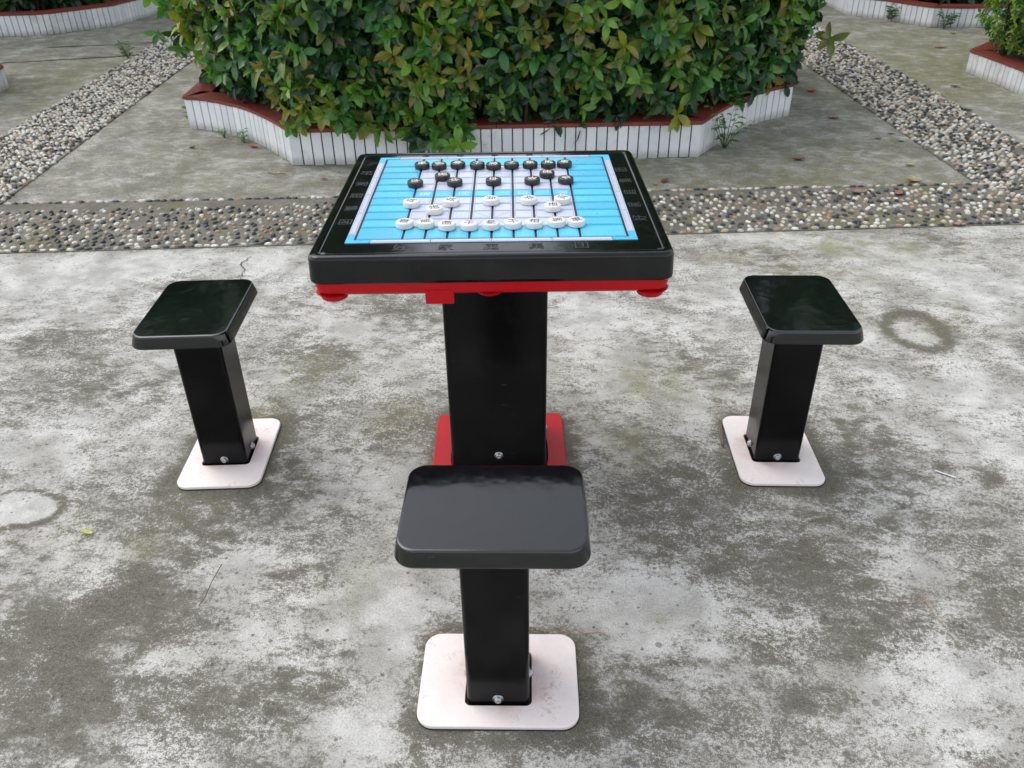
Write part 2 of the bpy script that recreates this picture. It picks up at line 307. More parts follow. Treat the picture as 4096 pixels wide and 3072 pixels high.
def strip_front():
    e = np.array([.9928, .1205]); nn = np.array([-.1205, .9928]); o = np.array([-2.75, 1.224])
    P, A = [], []
    s = .03
    while s < 5.15:
        slant = (-.85 if s < 2.6 else .62) * (1 if s < 1.2 or s > 3.6 else .9) + (0.25 if s < .9 else 0)
        t = .052
        while t < .50:
            u = s - slant * (t - .25) * .8
            P.append(o + e * (u + rng.normal(0, .0045)) + nn * (t + rng.normal(0, .005))); A.append(math.atan2(1, -slant * .8) + .12 + rng.normal(0, .25)); t += .0375 * rng.uniform(.85, 1.25)
        s += .0385
    P = np.array(P); A = np.array(A); poly = [(-2.74, 1.255), (2.31, 1.868), (2.20, 2.335), (-2.63, 1.845)]
    k = inside(P, poly) & (rng.random(len(P)) > .07); P, A = P[k], A[k]; n = len(P)
    L = rng.uniform(.0105, .0165, n); Wd = rng.uniform(.0068, .0100, n); H = rng.uniform(.007, .011, n)
    ed = []
    for (p, q), off in (((F[0], F[1]), .013), ((F[3], F[2]), -.013)):
        p, q = np.array(p), np.array(q); l = np.hypot(*(q - p)); d = (q - p) / l; t = 0
        while t < l: ed.append((*(p + d * t + nn * (off + rng.normal(0, .002))), math.atan2(d[1], d[0]) + rng.normal(0, .12))); t += rng.uniform(.031, .048)
    ed = np.array(ed); m = len(ed)
    P = np.vstack([P, ed[:, :2]]); A = np.concatenate([A, ed[:, 2]]); L = np.concatenate([L, rng.uniform(.014, .021, m)]); Wd = np.concatenate([Wd, rng.uniform(.007, .0095, m)]); H = np.concatenate([H, rng.uniform(.007, .010, m)])
    pebbles('path_pebbles', P, A, L, Wd, H, .005, (5, 4, 3, 4.5, 2.5, 3, 2.2, 1.8, 1.5), 'black, white and tan pebbles set in slanting rows in the strip behind the table')
def strip_side(poly, probs, label, gx, gy, drop, ang0):
    xs = np.arange(min(p[0] for p in poly), max(p[0] for p in poly), gx); ys = np.arange(1.2, 8.4, gy)
    X, Y = np.meshgrid(xs, ys); X = X + (np.arange(len(ys)) % 2)[:, None] * gx * .5
    P = np.stack([X.ravel(), Y.ravel()], 1) + rng.normal(0, 1, (X.size, 2)) * (gx * .16, gy * .16)
    inn = inside(P, poly) & (rng.random(len(P)) > drop); fr = ~(inside(P, F)); P = P[inn & fr]; n = len(P)
    pebbles('path_pebbles', P, ang0 + rng.normal(0, .3, n), rng.uniform(.010, .0165, n), rng.uniform(.0070, .0105, n), rng.uniform(.0085, .0145, n), .006, probs, label)
strip_front()
strip_side(DL, (6, 6, 3, 4, 2, 2.5, 1.6, 2, 1), 'densely set white and dark pebbles in the path running back on the left', .0305, .0205, .03, .1)
strip_side(DR, (5, 3, 4, 3.5, 2, 2, 1.2, 2, 3), 'mossy worn pebbles in the path running back on the right', .033, .0235, .14, .0)

# joints of the paving and a crack
def ribbon(name, pts, w, z, mat, h=.0):
    bm = bmesh.new(); L = []
    for i, p in enumerate(pts):
        a = Vector(pts[max(i - 1, 0)]); b = Vector(pts[min(i + 1, len(pts) - 1)]); d = (b - a).normalized(); nn = Vector((-d.y, d.x)) * w * .5 * random.uniform(.6, 1.2)
        L.append((bm.verts.new((p[0] - nn.x, p[1] - nn.y, z)), bm.verts.new((p[0] + nn.x, p[1] + nn.y, z))))
    for (a, b), (c, d) in zip(L, L[1:]): bm.faces.new((a, c, d, b))
    return bm_obj(name, bm, mat)
def wob(a, b, n, amp):
    return [(a[0] + (b[0] - a[0]) * i / n + random.gauss(0, amp), a[1] + (b[1] - a[1]) * i / n + random.gauss(0, amp)) for i in range(n + 1)]
tag(ribbon('paving_joint', wob((-4.9, 5.2), (-3.66, 5.62), 14, .006), .03, .004, M['gap']), 'dark joint line across the paving left of the pebble path', None, None, 'structure')
tag(ribbon('paving_joint', wob((-4.75, 5.95), (-3.86, 6.22), 12, .006), .022, .004, M['gap']), 'second dark joint line farther back on the left paving', None, None, 'structure')
tag(ribbon('paving_crack', wob((-1.171, 1.30), (-1.188, 1.22), 4, .003) + wob((-1.186, 1.215), (-1.150, 1.165), 4, .003) + wob((-1.15, 1.16), (-1.145, 1.1), 4, .003), .0045, .004, M['gap']), 'thin crack in the concrete behind the left stool', None, None, 'structure')
tag(ribbon('chalk_mark', [(1.172, -.008), (1.19, -.02), (1.216, -.036)], .009, .004, M['chalk']), 'small white mark on the concrete right of the right stool', None, None, 'structure')

# ------------------------------------------------------------------ planters
def resample(pts, step):
    out = []; carry = 0.
    P = [Vector(p) for p in pts]
    for a, b in zip(P, P[1:]):
        l = (b - a).length; d = (b - a) / l; t = carry
        while t < l: out.append((a + d * t, d)); t += step
        carry = t - l
    return out
def smooth_pts(pts, keep):
    """Catmull-Rom through pts, but straight between indices listed in keep"""
    out = []; P = [Vector(p) for p in pts]
    for i in range(len(P) - 1):
        if i in keep: out.append(P[i]); continue
        p0 = P[i - 1] if i > 0 and (i - 1) not in keep else P[i]; p1, p2 = P[i], P[i + 1]; p3 = P[i + 2] if i + 2 < len(P) and (i + 1) not in keep else P[i + 1]
        for k in range(5):
            t = k / 5; out.append(.5 * ((2 * p1) + (-p0 + p2) * t + (2 * p0 - 5 * p1 + 4 * p2 - p3) * t * t + (-p0 + 3 * p1 - 3 * p2 + p3) * t ** 3))
    out.append(P[-1]); return out
def offset_line(pts, d):
    out = []
    for i, p in enumerate(pts):
        a = pts[max(i - 1, 0)]; b = pts[min(i + 1, len(pts) - 1)]
        u = (p - a).normalized() if i > 0 else (b - p).normalized(); v = (b - p).normalized() if i < len(pts) - 1 else u
        nn = Vector((-u.y, u.x)) + Vector((-v.y, v.x)); nn.normalize(); k = max(.5, nn.dot(Vector((-u.y, u.x)))); out.append(p + nn * d / k)
    return out
def planter(front, keep, back, H, pitch, label, capw=.15, group='tiled planters'):
    """front: visible wall line going left to right seen from outside (planter lies on its left side = +normal); back: closing points"""
    line = smooth_pts(front, keep)
    full = line + [Vector(b) for b in back]
    root = empty('planter', (line[0].x, line[0].y, 0)); o0 = Vector((line[0].x, line[0].y, 0))
    root.parent = None
    def loc(v, z): return (v.x - o0.x, v.y - o0.y, z)
    closed = full + [full[0]]
    bm = bmesh.new(); inn = []   # core wall
    # core polygon walls (grout) as thin wall: outer at -3mm (inside tiles), inner 10 cm in
    def walls(bm, poly_out, poly_in, z0, z1):
        n = len(poly_out)
        vo0 = [bm.verts.new(loc(p, z0)) for p in poly_out]; vo1 = [bm.verts.new(loc(p, z1)) for p in poly_out]
        vi0 = [bm.verts.new(loc(p, z0)) for p in poly_in]; vi1 = [bm.verts.new(loc(p, z1)) for p in poly_in]
        for i in range(n):
            j = (i + 1) % n
            bm.faces.new((vo0[i], vo0[j], vo1[j], vo1[i])); bm.faces.new((vo1[i], vo1[j], vi1[j], vi1[i])); bm.faces.new((vi1[i], vi1[j], vi0[j], vi0[i]))
            bm.faces.new((vo0[j], vo0[i], vi0[i], vi0[j]))
    def off_closed(P, d):
        n = len(P); out = []
        for i in range(n):
            a, p, b = P[i - 1], P[i], P[(i + 1) % n]; u = (p - a).normalized(); v = (b - p).normalized()
            nn = Vector((-u.y - v.y, u.x + v.x)); nn.normalize(); k = max(.45, nn.dot(Vector((-u.y, u.x)))); out.append(p + nn * d / k)
        return out
    walls(bm, off_closed(full, .007), off_closed(full, .11), 0, H - .02)
    bm_obj('wall', bm, M['grout'], root)
    bm = bmesh.new()
    th = .009
    segs = []
    # straight runs between kept corners are tiled from each corner
    runs = [[full[0]]]
    for i in range(1, len(full)):
        runs[-1].append(full[i])
        if i < len(full) - 1:
            u = (full[i] - full[i - 1]).normalized(); v = (full[i + 1] - full[i]).normalized()
            if u.dot(v) < .93: runs.append([full[i]])
    for run in runs:
        tot = sum((b - a).length for a, b in zip(run, run[1:])); n = max(1, round(tot / pitch)); st = tot / n; g = .0035
        S = resample(run, st / 6)
        for k in range(n):
            a, da = S[min(k * 6, len(S) - 1)]
            if (k + 1) * 6 < len(S): b = S[(k + 1) * 6][0]
            else: b = run[-1]
            d = (b - a).normalized(); a2 = a + d * g; b2 = b - d * g; nn = Vector((-d.y, d.x)); w = random.gauss(0, .0008)
            q = [a2 + nn * w, b2 + nn * w, b2 + nn * th, a2 + nn * th]
            z0 = random.uniform(.0, .004); z1 = H - .021 - random.uniform(0, .002); e = .0012
            r0 = [loc(p, z0) for p in q]; r1 = [loc(p, z1) for p in q]
            loft(bm, [r0, r1])
    bm_obj('wall_tiling', bm, M['tile'], root)
    bm = bmesh.new()   # red coping with joints
    oc = off_closed(full, -.005); ic = off_closed(full, capw); n = len(full)
    acc = 0
    for i in range(n):
        j = (i + 1) % n; a, b, c, d = oc[i], oc[j], ic[j], ic[i]; L = (b - a).length; m = max(1, round(L / .30)) if L > .25 else 1
        for k in range(m):
            g = .0016 / L if (m > 1) else 0
            t0 = k / m + (g if k else 0); t1 = (k + 1) / m - (g if k < m - 1 else 0)
            P = [a.lerp(b, t0), a.lerp(b, t1), d.lerp(c, t1), d.lerp(c, t0)]; 
            loft(bm, [[loc(p, H - .018) for p in P], [loc(p, H) for p in P]])
    bm_obj('coping', bm, M['cap'], root)
    bm = bmesh.new(); S = off_closed(full, .105); bm.faces.new([bm.verts.new(loc(p, H - .05)) for p in S]); bmesh.ops.triangulate(bm, faces=bm.faces[:])
    bm_obj('soil', bm, M['soil'], root)
    tag(root, label, 'planter', group); return full
CP = [(-2.262, 3.262), (-2.10, 3.215), (-1.965, 3.14), (-1.80, 3.03), (-1.63, 2.86), (-1.49, 2.70), (-1.368, 2.540), (.866, 2.775), (.99, 3.02), (1.11, 3.22), (1.28, 3.46), (1.40, 3.58), (1.542, 3.690)]
planter(CP, {6}, [(1.57, 4.3), (1.55, 5.6), (-2.42, 5.4), (-2.38, 4.1)], .20, .0575, 'large white tiled planter with red coping under the leafy hedge behind the table')
planter([(-7.2, 6.2), (-5.516, 6.529), (-5.312, 6.565), (-5.148, 6.625), (-5.03, 6.74), (-4.87, 6.95), (-4.70, 7.19), (-4.64, 7.75), (-4.70, 9.6)], {0, 6, 7}, [(-7.2, 9.6)], .21, .06, 'white tiled planter at the far left corner with dark bushes')
planter([(2.93, 9.6), (2.98, 7.85), (3.158, 7.661), (3.32, 7.47), (3.44, 7.27), (3.585, 7.074), (3.889, 7.05), (6.6, 7.3)], {0, 5, 6}, [(6.6, 9.6)], .19, .06, 'stained white tiled planter at the far right with weeds along its foot')
planter([(3.60, 5.60), (3.137, 5.016), (3.17, 4.80), (3.21, 4.45), (3.24, 4.15), (3.36, 3.8), (3.6, 3.45), (4.2, 3.3)], {0, 6}, [(6.2, 3.5), (6.2, 5.7)], .165, .06, 'white tiled planter at the right edge under the bright green bush')
planter([(-5.8, 3.4), (-4.25, 3.35), (-4.13, 3.75), (-4.10, 4.1), (-4.136, 4.348), (-4.62, 4.85), (-5.8, 4.95)], {0, 4, 5}, [], .16, .06, 'white tiled planter at the left edge of the paving')

# ------------------------------------------------------------------ foliage
st_ = [0, .22, .5, .78, 1.0]; wd_ = [.06, .62, 1.0, .78, 0]
def leaf_template():
    v = []
    for s, w in zip(st_, wd_):
        zc = -.22 * s * s
        v += [(s, 0, zc), (s, w * .5, zc + .10 * w), (s, -w * .5, zc + .10 * w)]
    v = v[:13]; f = []
    for i in range(3):
        a = 3 * i; f += [(a, a + 3, a + 4, a + 1), (a, a + 2, a + 5, a + 3)]
    f += [(9, 12, 10, 10), (9, 11, 12, 12)]
    t = []
    for q in f:
        t.append(q[:3])
        if q[3] not in q[:3]: t.append((q[0], q[2], q[3]))
    return np.array(v), np.array(t)
LV, LF = leaf_template()
def leaves_mesh(name, P, D, U, S, Wf, C1, C2, mat, parent):
    """P base, D direction along leaf, U leaf normal, S length, Wf width ratio, C1 base colour, C2 tip colour"""
    D = D / np.linalg.norm(D, axis=1, keepdims=True); U = U - D * (U * D).sum(1, keepdims=True); U /= np.linalg.norm(U, axis=1, keepdims=True) + 1e-9
    Sd = np.cross(U, D); n = len(P); k = len(LV)
    curl = rng.uniform(.2, 1.7, (n, 1)); fold = rng.uniform(.3, 1.8, (n, 1))
    zz = np.where(LV[None, :, 1] == 0, 0, .10 * np.abs(LV[None, :, 1]) * 2) * fold - .22 * (LV[None, :, 0] ** 2) * curl
    co = P[:, None] + S[:, None, None] * (LV[None, :, 0:1] * D[:, None] + (LV[None, :, 1:2] * Wf[:, None, None]) * Sd[:, None] + zz[..., None] * U[:, None])
    t = np.clip(LV[:, 0] * 1.25 - .2, 0, 1)[None, :, None] ** 1.5
    cc = C1[:, None] * (1 - t) + C2[:, None] * t
    cols = np.concatenate([cc, np.ones((n, k, 1))], 2).reshape(-1, 4)
    f = (LF[None] + (np.arange(n) * k)[:, None, None]).reshape(-1, 3)
    return link(name, mesh_np(name, co.reshape(-1, 3), f, cols), mat, parent, True)
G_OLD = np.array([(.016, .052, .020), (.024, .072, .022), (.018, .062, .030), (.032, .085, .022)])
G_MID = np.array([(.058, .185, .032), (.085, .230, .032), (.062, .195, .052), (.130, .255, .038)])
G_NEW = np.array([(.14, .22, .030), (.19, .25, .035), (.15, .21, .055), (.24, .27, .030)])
TIP = np.array([(.34, .10, .045), (.30, .13, .05), (.26, .055, .03), (.28, .19, .07)])
def rosettes(C, N, depth, size, nl=(5, 8), new=.2, tipp=.3, small=False):
    """C cluster tips, N outward direction, depth 0 outer .. 1 inner"""
    P, D, U, S, Wf, C1, C2 = [], [], [], [], [], [], []
    for c, nn, dp in zip(C, N, depth):
        ax = nn + rng.normal(0, .38, 3) + np.array((0, 0, .28)); ax /= np.linalg.norm(ax)
        t1 = np.cross(ax, rng.normal(0, 1, 3)); t1 /= np.linalg.norm(t1); t2 = np.cross(ax, t1)
        m = rng.integers(nl[0], nl[1]); ph = rng.random() * 6.28; r = rng.random()
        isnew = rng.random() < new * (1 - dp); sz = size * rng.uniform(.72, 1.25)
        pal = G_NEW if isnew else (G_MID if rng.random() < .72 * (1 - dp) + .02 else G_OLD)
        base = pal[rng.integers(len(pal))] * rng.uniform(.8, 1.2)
        for i in range(m):
            a = ph + i * 2.4 + rng.normal(0, .2); q = i / max(m - 1, 1)
            tilt = R(28 + 62 * q) + rng.normal(0, .15)
            rad = np.cos(a) * t1 + np.sin(a) * t2; d = ax * np.cos(tilt) + rad * np.sin(tilt) + np.array((0, 0, -.22 - .25 * q))
            u = ax * np.sin(tilt) - rad * np.cos(tilt)
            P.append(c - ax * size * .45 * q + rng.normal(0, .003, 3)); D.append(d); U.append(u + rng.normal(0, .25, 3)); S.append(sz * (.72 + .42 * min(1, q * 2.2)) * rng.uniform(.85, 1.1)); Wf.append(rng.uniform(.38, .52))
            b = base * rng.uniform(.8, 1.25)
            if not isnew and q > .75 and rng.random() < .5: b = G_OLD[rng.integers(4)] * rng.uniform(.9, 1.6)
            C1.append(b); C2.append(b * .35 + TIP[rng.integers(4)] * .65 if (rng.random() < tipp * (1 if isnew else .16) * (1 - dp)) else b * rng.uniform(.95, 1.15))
    return [np.array(q) for q in (P, D, U, S, Wf, C1, C2)]
def outline_samples(poly, n, closed=False):
    P = [np.array(p, float) for p in poly]; seg = list(zip(P, P[1:] + ([P[0]] if closed else [])))
    if not closed: seg = seg[:len(P) - 1]
    L = np.array([np.hypot(*(b - a)) for a, b in seg]); k = rng.choice(len(seg), n, p=L / L.sum()); t = rng.random(n)
    A = np.array([s[0] for s in seg])[k]; B = np.array([s[1] for s in seg])[k]; D = (B - A) / L[k][:, None]
    return A + (B - A) * t[:, None], np.stack([D[:, 1], -D[:, 0]], 1)
def lump(x, y, z, f, s=0):
    return np.sin(x * f + 1.3 + s) * np.cos(y * f * .9 - .7 + s) * .5 + np.sin(z * f * 1.2 + x * f * .7 + s) * .3 + np.sin((x + z) * f * 2.3 + s) * .2
def hedge_obj(name, outline, z0, z1, dens, size, label, cat, leafmat, inset_low=.14, bulge=.05, layers=3, pal=None, nl=(5, 8), new=.2, tipp=.3, extra=None, topd=60, stems=14, gaps=.0, grp=None, fill=0):
    per = sum(math.dist(a, b) for a, b in zip(outline, outline[1:])); cx = np.mean([p[0] for p in outline]); cy = np.mean([p[1] for p in outline])
    root = empty(name, (cx, cy, 0)); Cs, Ns, Ds = [], [], []
    for l in range(layers):
        n = int(per * (z1 - z0) * dens * (1 if l else .9)); P, N = outline_samples(outline, n); z = rng.uniform(z0, z1, n)
        dp = l / max(layers - 1, 1)
        low = np.clip((z - z0) / .22, 0, 1); off = -inset_low * (1 - low) ** 1.4 + bulge * np.sin(np.clip((z - z0) / (z1 - z0), 0, 1) * 2.6) + .045 * lump(P[:, 0], P[:, 1], z, 7) - dp * .30 + rng.normal(0, .018, n)
        top = np.clip((z - (z1 - .2)) / .2, 0, 1); off -= .10 * top ** 2
        if l == 0 and gaps:
            k = lump(P[:, 0] * 1.7, P[:, 1], z * 1.7, 9, 2.) < .42 - gaps * 0 ; P, N, z, off = P[k], N[k], z[k], off[k]
        Q = P + N * off[:, None]; Cs.append(np.column_stack([Q, z])); Ns.append(np.column_stack([N, np.full(len(N), .05)])); Ds.append(np.full(len(N), dp))
    # top
    X = rng.uniform(min(p[0] for p in outline), max(p[0] for p in outline), int(topd * 12)); Y = rng.uniform(min(p[1] for p in outline), max(p[1] for p in outline), len(X))
    k = inside(np.column_stack([X, Y]), outline); X, Y = X[k], Y[k]
    Cs.append(np.column_stack([X, Y, z1 - .03 + .05 * lump(X, Y, 0 * X, 6)])); Ns.append(np.tile((0, 0, 1.), (len(X), 1))); Ds.append(rng.uniform(0, .5, len(X)))
    if fill:
        X = rng.uniform(outline[0][0], outline[-1][0], fill); Y = rng.uniform(min(p[1] for p in outline), min(p[1] for p in outline) + 1.6, fill); k = inside(np.column_stack([X, Y]), outline); X, Y = X[k], Y[k]
        Cs.append(np.column_stack([X, Y, rng.uniform(z0 - .05, z0 + .45, len(X))])); Ns.append(np.tile((0, -1., .2), (len(X), 1))); Ds.append(np.ones(len(X)))
    if extra is not None: Cs.append(extra[0]); Ns.append(extra[1]); Ds.append(np.zeros(len(extra[0])))
    C = np.vstack(Cs); N = np.vstack(Ns); D = np.concatenate(Ds)
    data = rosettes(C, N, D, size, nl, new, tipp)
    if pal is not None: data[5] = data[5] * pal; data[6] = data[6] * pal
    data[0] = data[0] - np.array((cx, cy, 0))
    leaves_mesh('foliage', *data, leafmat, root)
    for i in range(stems):
        bm = bmesh.new(); a = outline[random.randrange(len(outline) - 1)]; t = random.random(); b = outline[min(outline.index(a) + 1, len(outline) - 1)]; o = Vector((cx, cy, 0))
        p = Vector((a[0] + (b[0] - a[0]) * t, a[1] + (b[1] - a[1]) * t, max(.14, z0 - .1))); p = p.lerp(Vector((cx, cy, p.z)), .10 + random.random() * .12)
        q = p + Vector((random.gauss(0, .12), random.gauss(0, .1), random.uniform(.5, .9) * (z1 - z0))); tube(bm, [p - o, p.lerp(q, .5) + Vector((random.gauss(0, .03), 0, 0)) - o, q - o], [.012, .008, .003], 6)
        bm_obj('branch', bm, M['bark'], root, True)
    tag(root, label, cat, grp); return root
def tube(bm, pts, rad, n=6, mat=0):
    rings = []; P = [Vector(p) for p in pts]
    for i, p in enumerate(P):
        d = (P[min(i + 1, len(P) - 1)] - P[max(i - 1, 0)]).normalized(); a = d.cross(Vector((.3, .9, .2))).normalized(); b = d.cross(a)
        r = rad[i] if isinstance(rad, (list, tuple)) else rad
        rings.append([bm.verts.new(p + a * r * math.cos(6.2832 * k / n) + b * r * math.sin(6.2832 * k / n)) for k in range(n)])
    for u, v in zip(rings, rings[1:]):
        for k in range(n): bm.faces.new((u[k], u[(k + 1) % n], v[(k + 1) % n], v[k]))
    bm.faces.new(rings[0][::-1]); bm.faces.new(rings[-1])

HO = [(-2.26, 5.3), (-2.27, 4.4), (-2.27, 3.75), (-2.17, 3.44), (-1.98, 3.16), (-1.68, 2.95), (-1.47, 2.74), (-1.25, 2.60), (-.5, 2.60), (.1, 2.66), (.80, 2.80), (1.04, 3.10), (1.30, 3.42), (1.52, 3.66), (1.57, 3.85), (1.55, 5.4)]
def hang():
    n = 95; x = rng.uniform(-1.38, -.40, n); y = 2.50 + .105 * (x + 1.3) + rng.uniform(-.03, .07, n)
    z = .155 + .24 * rng.random(n) + .05 * (np.abs(x + .55) > .2)
    xx = rng.uniform(-2.42, -2.2, 22); a0 = np.column_stack([xx, rng.uniform(3.35, 3.8, 22), rng.uniform(.4, 1.0, 22)])
    x = np.append(x, xx); y = np.append(y, a0[:, 1]); z = np.append(z, a0[:, 2]); n += 22
    a = np.column_stack([x, y, z]); b = np.tile((0., -1., -.35), (n, 1))
    sp = np.array([(-.62, 2.47, .12), (-.50, 2.47, .115), (-.56, 2.45, .17), (-.43, 2.46, .14), (-2.42, 3.42, .86), (-2.40, 3.40, .78), (1.70, 3.66, .48), (.72, 2.71, .25), (.66, 2.72, .30)])
    return np.vstack([a, sp]), np.vstack([b, np.tile((-.2, -1., -.1), (len(sp), 1))])
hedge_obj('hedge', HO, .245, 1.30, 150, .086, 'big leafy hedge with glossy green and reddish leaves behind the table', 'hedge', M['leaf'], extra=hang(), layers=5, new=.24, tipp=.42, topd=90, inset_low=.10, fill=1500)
# darker bushes of the far planters and the fine-leaved ones at the sides
hedge_obj('bush', [(-6.9, 6.50), (-5.6, 6.80), (-5.2, 6.94), (-4.98, 7.35), (-4.90, 8.0), (-4.95, 9.3)], .27, 4.6, 46, .13, 'dark tall bush in the planter at the far left corner', 'bush', M['leaf'], layers=4, new=.05, tipp=.1, topd=20, fill=900, grp='bushes in the far planters')
hedge_obj('bush', [(3.22, 9.3), (3.27, 7.9), (3.66, 7.38), (4.0, 7.34), (6.3, 7.6)], .27, 4.6, 46, .13, 'dark tall bush in the planter at the far right', 'bush', M['leaf'], layers=4, new=.05, tipp=.1, topd=20, fill=900, grp='bushes in the far planters')
hedge_obj('bush', [(3.8, 5.5), (3.40, 5.25), (3.20, 4.98), (3.22, 4.65), (3.45, 4.3), (3.55, 3.9), (4.0, 3.6), (5.4, 3.7)], .20, 1.15, 520, .036, 'bright green fine leaved bush at the right edge', 'bush', M['sleaf'], layers=3, new=.55, tipp=.0, topd=150, fill=1500, bulge=.12, inset_low=.06, stems=8, pal=np.array((1.0, 1.15, .9)))
hedge_obj('bush', [(-5.2, 3.5), (-4.45, 3.55), (-4.28, 3.85), (-4.22, 4.15), (-4.26, 4.40), (-4.6, 4.7), (-5.4, 4.8)], .18, 1.05, 260, .034, 'dark fine leaved bush at the left edge', 'bush', M['sleaf'], layers=3, new=.05, tipp=.0, topd=60, bulge=.05, inset_low=.02, pal=np.array((.7, .8, .8)))

# ------------------------------------------------------------------ the chess table
TR = .0819
def solid(name, rings, mat, parent, cap0=True, cap1=True, sm=True):
    bm = bmesh.new(); loft(bm, rings, cap0, cap1); o = bm_obj(name, bm, mat, parent)
    if sm: auto_smooth(o, 32)
    return o
def bolt(parent, loc, normal, s=1.0):
    """domed bolt head with a socket, standing on a face"""
    bm = bmesh.new(); prof = [(0.0, .0052), (.0022, .0052), (.0026, .0066), (.0052, .0058), (.0072, .0036), (.0078, .0008), (.0078, 0), (.0105, 0), (.0105, -.0012)]
    prof = [(r * s, h * s) for r, h in prof]; n = 14; rings = []
    for r, h in prof[1:]: rings.append([bm.verts.new((r * math.cos(6.2832 * k / n), r * math.sin(6.2832 * k / n), h)) for k in range(n)])
    c = bm.verts.new((0, 0, prof[0][1] - .002))
    for k in range(n): bm.faces.new((c, rings[0][k], rings[0][(k + 1) % n]))
    for u, v in zip(rings, rings[1:]):
        for k in range(n): bm.faces.new((u[k], v[k], v[(k + 1) % n], u[(k + 1) % n]))
    for v in bm.verts: pass
    o = bm_obj('bolt', bm, M['bolt'], parent, True)
    o.location = Vector(loc) + Vector(normal) * .0013; o.rotation_euler = Vector(normal).to_track_quat('Z', 'Y').to_euler(); return o
def text_mesh(body, size, ext=0.0004):
    c = bpy.data.curves.new('lettering', 'FONT'); c.body = body; c.size = size; c.align_x = 'CENTER'; c.align_y = 'CENTER'; c.extrude = ext; c.resolution_u = 3
    o = bpy.data.objects.new('lettering', c); col.objects.link(o); dg = bpy.context.evaluated_depsgraph_get(); dg.update()
    me = bpy.data.meshes.new_from_object(o.evaluated_get(dg)); bpy.data.objects.remove(o); bpy.data.curves.remove(c); me.name = 'lettering'
    co = np.zeros(len(me.vertices) * 3); me.vertices.foreach_get('co', co); co = co.reshape(-1, 3)
    co[:, :2] -= (co[:, :2].max(0) + co[:, :2].min(0)) / 2; me.vertices.foreach_set('co', co.ravel()); me.materials.clear(); return me

table = empty('chess_table', (0, 0, 0), TR)
tag(table, 'square pedestal table with black top, red underside and blue board', 'table')
HX, HY, OYT = .3610, .3440, -.013
rg = []
for hx, z, r in ((-.0030, .6925, .021), (-.0008, .695, .022), (.0, .700, .023), (-.001, .7405, .024), (-.0028, .7462, .023), (-.0058, .7492, .021), (-.0100, .7502, .019), (-.0180, .7500, .016), (-.0205, .7466, .014), (-.0225, .7462, .013), (-.0250, .7482, .012), (-.0300, .7484, .010)):
    rg.append(ring(rrect(HX + hx, HY + hx, r, 7), z, 0, OYT))
solid('table_top', rg, M['top'], table)
ttop = [o for o in table.children][0]
# red tray under the top
rg = [ring(rrect(HX - a, HY - a, .022, 7), z, 0, OYT) for a, z in ((.030, .6620), (.016, .6635), (.010, .6690), (.0045, .6924))]
tray = solid('tray', rg, M['red'], table)
for fx, fy in ((-.321, -.318), (.321, -.318), (-.321, .292), (.321, .292), (-.005, -.310)):
    n = 20; big = fx != -.005; r0 = .0265 if big else .026; zb = .6475 if big else .6515
    rr = [[(fx + r * math.cos(6.2832 * k / n), fy + r * math.sin(6.2832 * k / n), z) for k in range(n)] for r, z in ((r0 - .003, zb), (r0, zb + .002), (r0 + .003, .6590), (r0 + .010, .6630))]
    solid('tray_foot', rr, M['red'], tray)
bm = bmesh.new(); rr = [ring(rrect(.0285, .012, .002, 2), z, -.105, -.3375) for z in (.6440, .6455, .674)]; loft(bm, rr); bm_obj('tray_lug', bm, M['red'], tray)
# post: square section with cut corners
def post_ring(h, c, z): return [(x, y, z) for x, y in ((h, -h + c), (h, h - c), (h - c, h), (-h + c, h), (-h, h - c), (-h, -h + c), (-h + c, -h), (h - c, -h))]
pr = rrect(.1235, .1235, .014, 3)
solid('post', [ring(pr, .004), ring(pr, .6625)], M['post'], table, True, True)
def plate_with_hole(name, hx, hy, r, hole, z0, z1, mat, parent):
    """rounded plate, bevelled edge, with a rounded hole; hole has same point count as outline"""
    o = rrect(hx, hy, r, 7); bm = bmesh.new(); b = .0015
    R1 = [bm.verts.new(p) for p in ring(o, z0)]; R2 = [bm.verts.new(p) for p in ring(o, z1 - b)]; R3 = [bm.verts.new(p) for p in ring(rrect(hx - b, hy - b, r - b, 7), z1)]
    H1 = [bm.verts.new(p) for p in ring(hole, z1)]; H0 = [bm.verts.new(p) for p in ring(hole, z0)]; n = len(o)
    for A, B in ((R1, R2), (R2, R3), (R3, H1), (H1, H0)):
        for i in range(n): j = (i + 1) % n; bm.faces.new((A[i], A[j], B[j], B[i]))
    ob = bm_obj(name, bm, mat, parent); return ob
def bulge_rect(h, b, n=7):
    pts = rrect(h, h, .03, n); out = []
    for x, y in pts:
        m = max(abs(x), abs(y)); out.append((x, y))
    out = []
    for k in range(4 * (n + 1)):
        a = R(0 + 360 * (k + .5) / (4 * (n + 1))) ; a = a
        p = 3.2; r = 1 / ((abs(math.cos(a)) ** p + abs(math.sin(a)) ** p) ** (1 / p)); out.append((h * r * math.cos(a), h * r * math.sin(a)))
    return out
plate_with_hole('base_plate', .182, .182, .022, bulge_rect(.1345, 0), .0, .011, M['red'], table)
bm = bmesh.new(); loft(bm, [ring(rrect(.150, .150, .02, 3), .0045), ring(rrect(.150, .150, .02, 3), .0050)]); bm_obj('socket', bm, M['gap'], table)
for nx, ny in ((0, -1), (-1, 0), (1, 0), (0, 1)): bolt(table, (nx * .1235, ny * .1235, .088), (nx, ny, 0), 1.1)
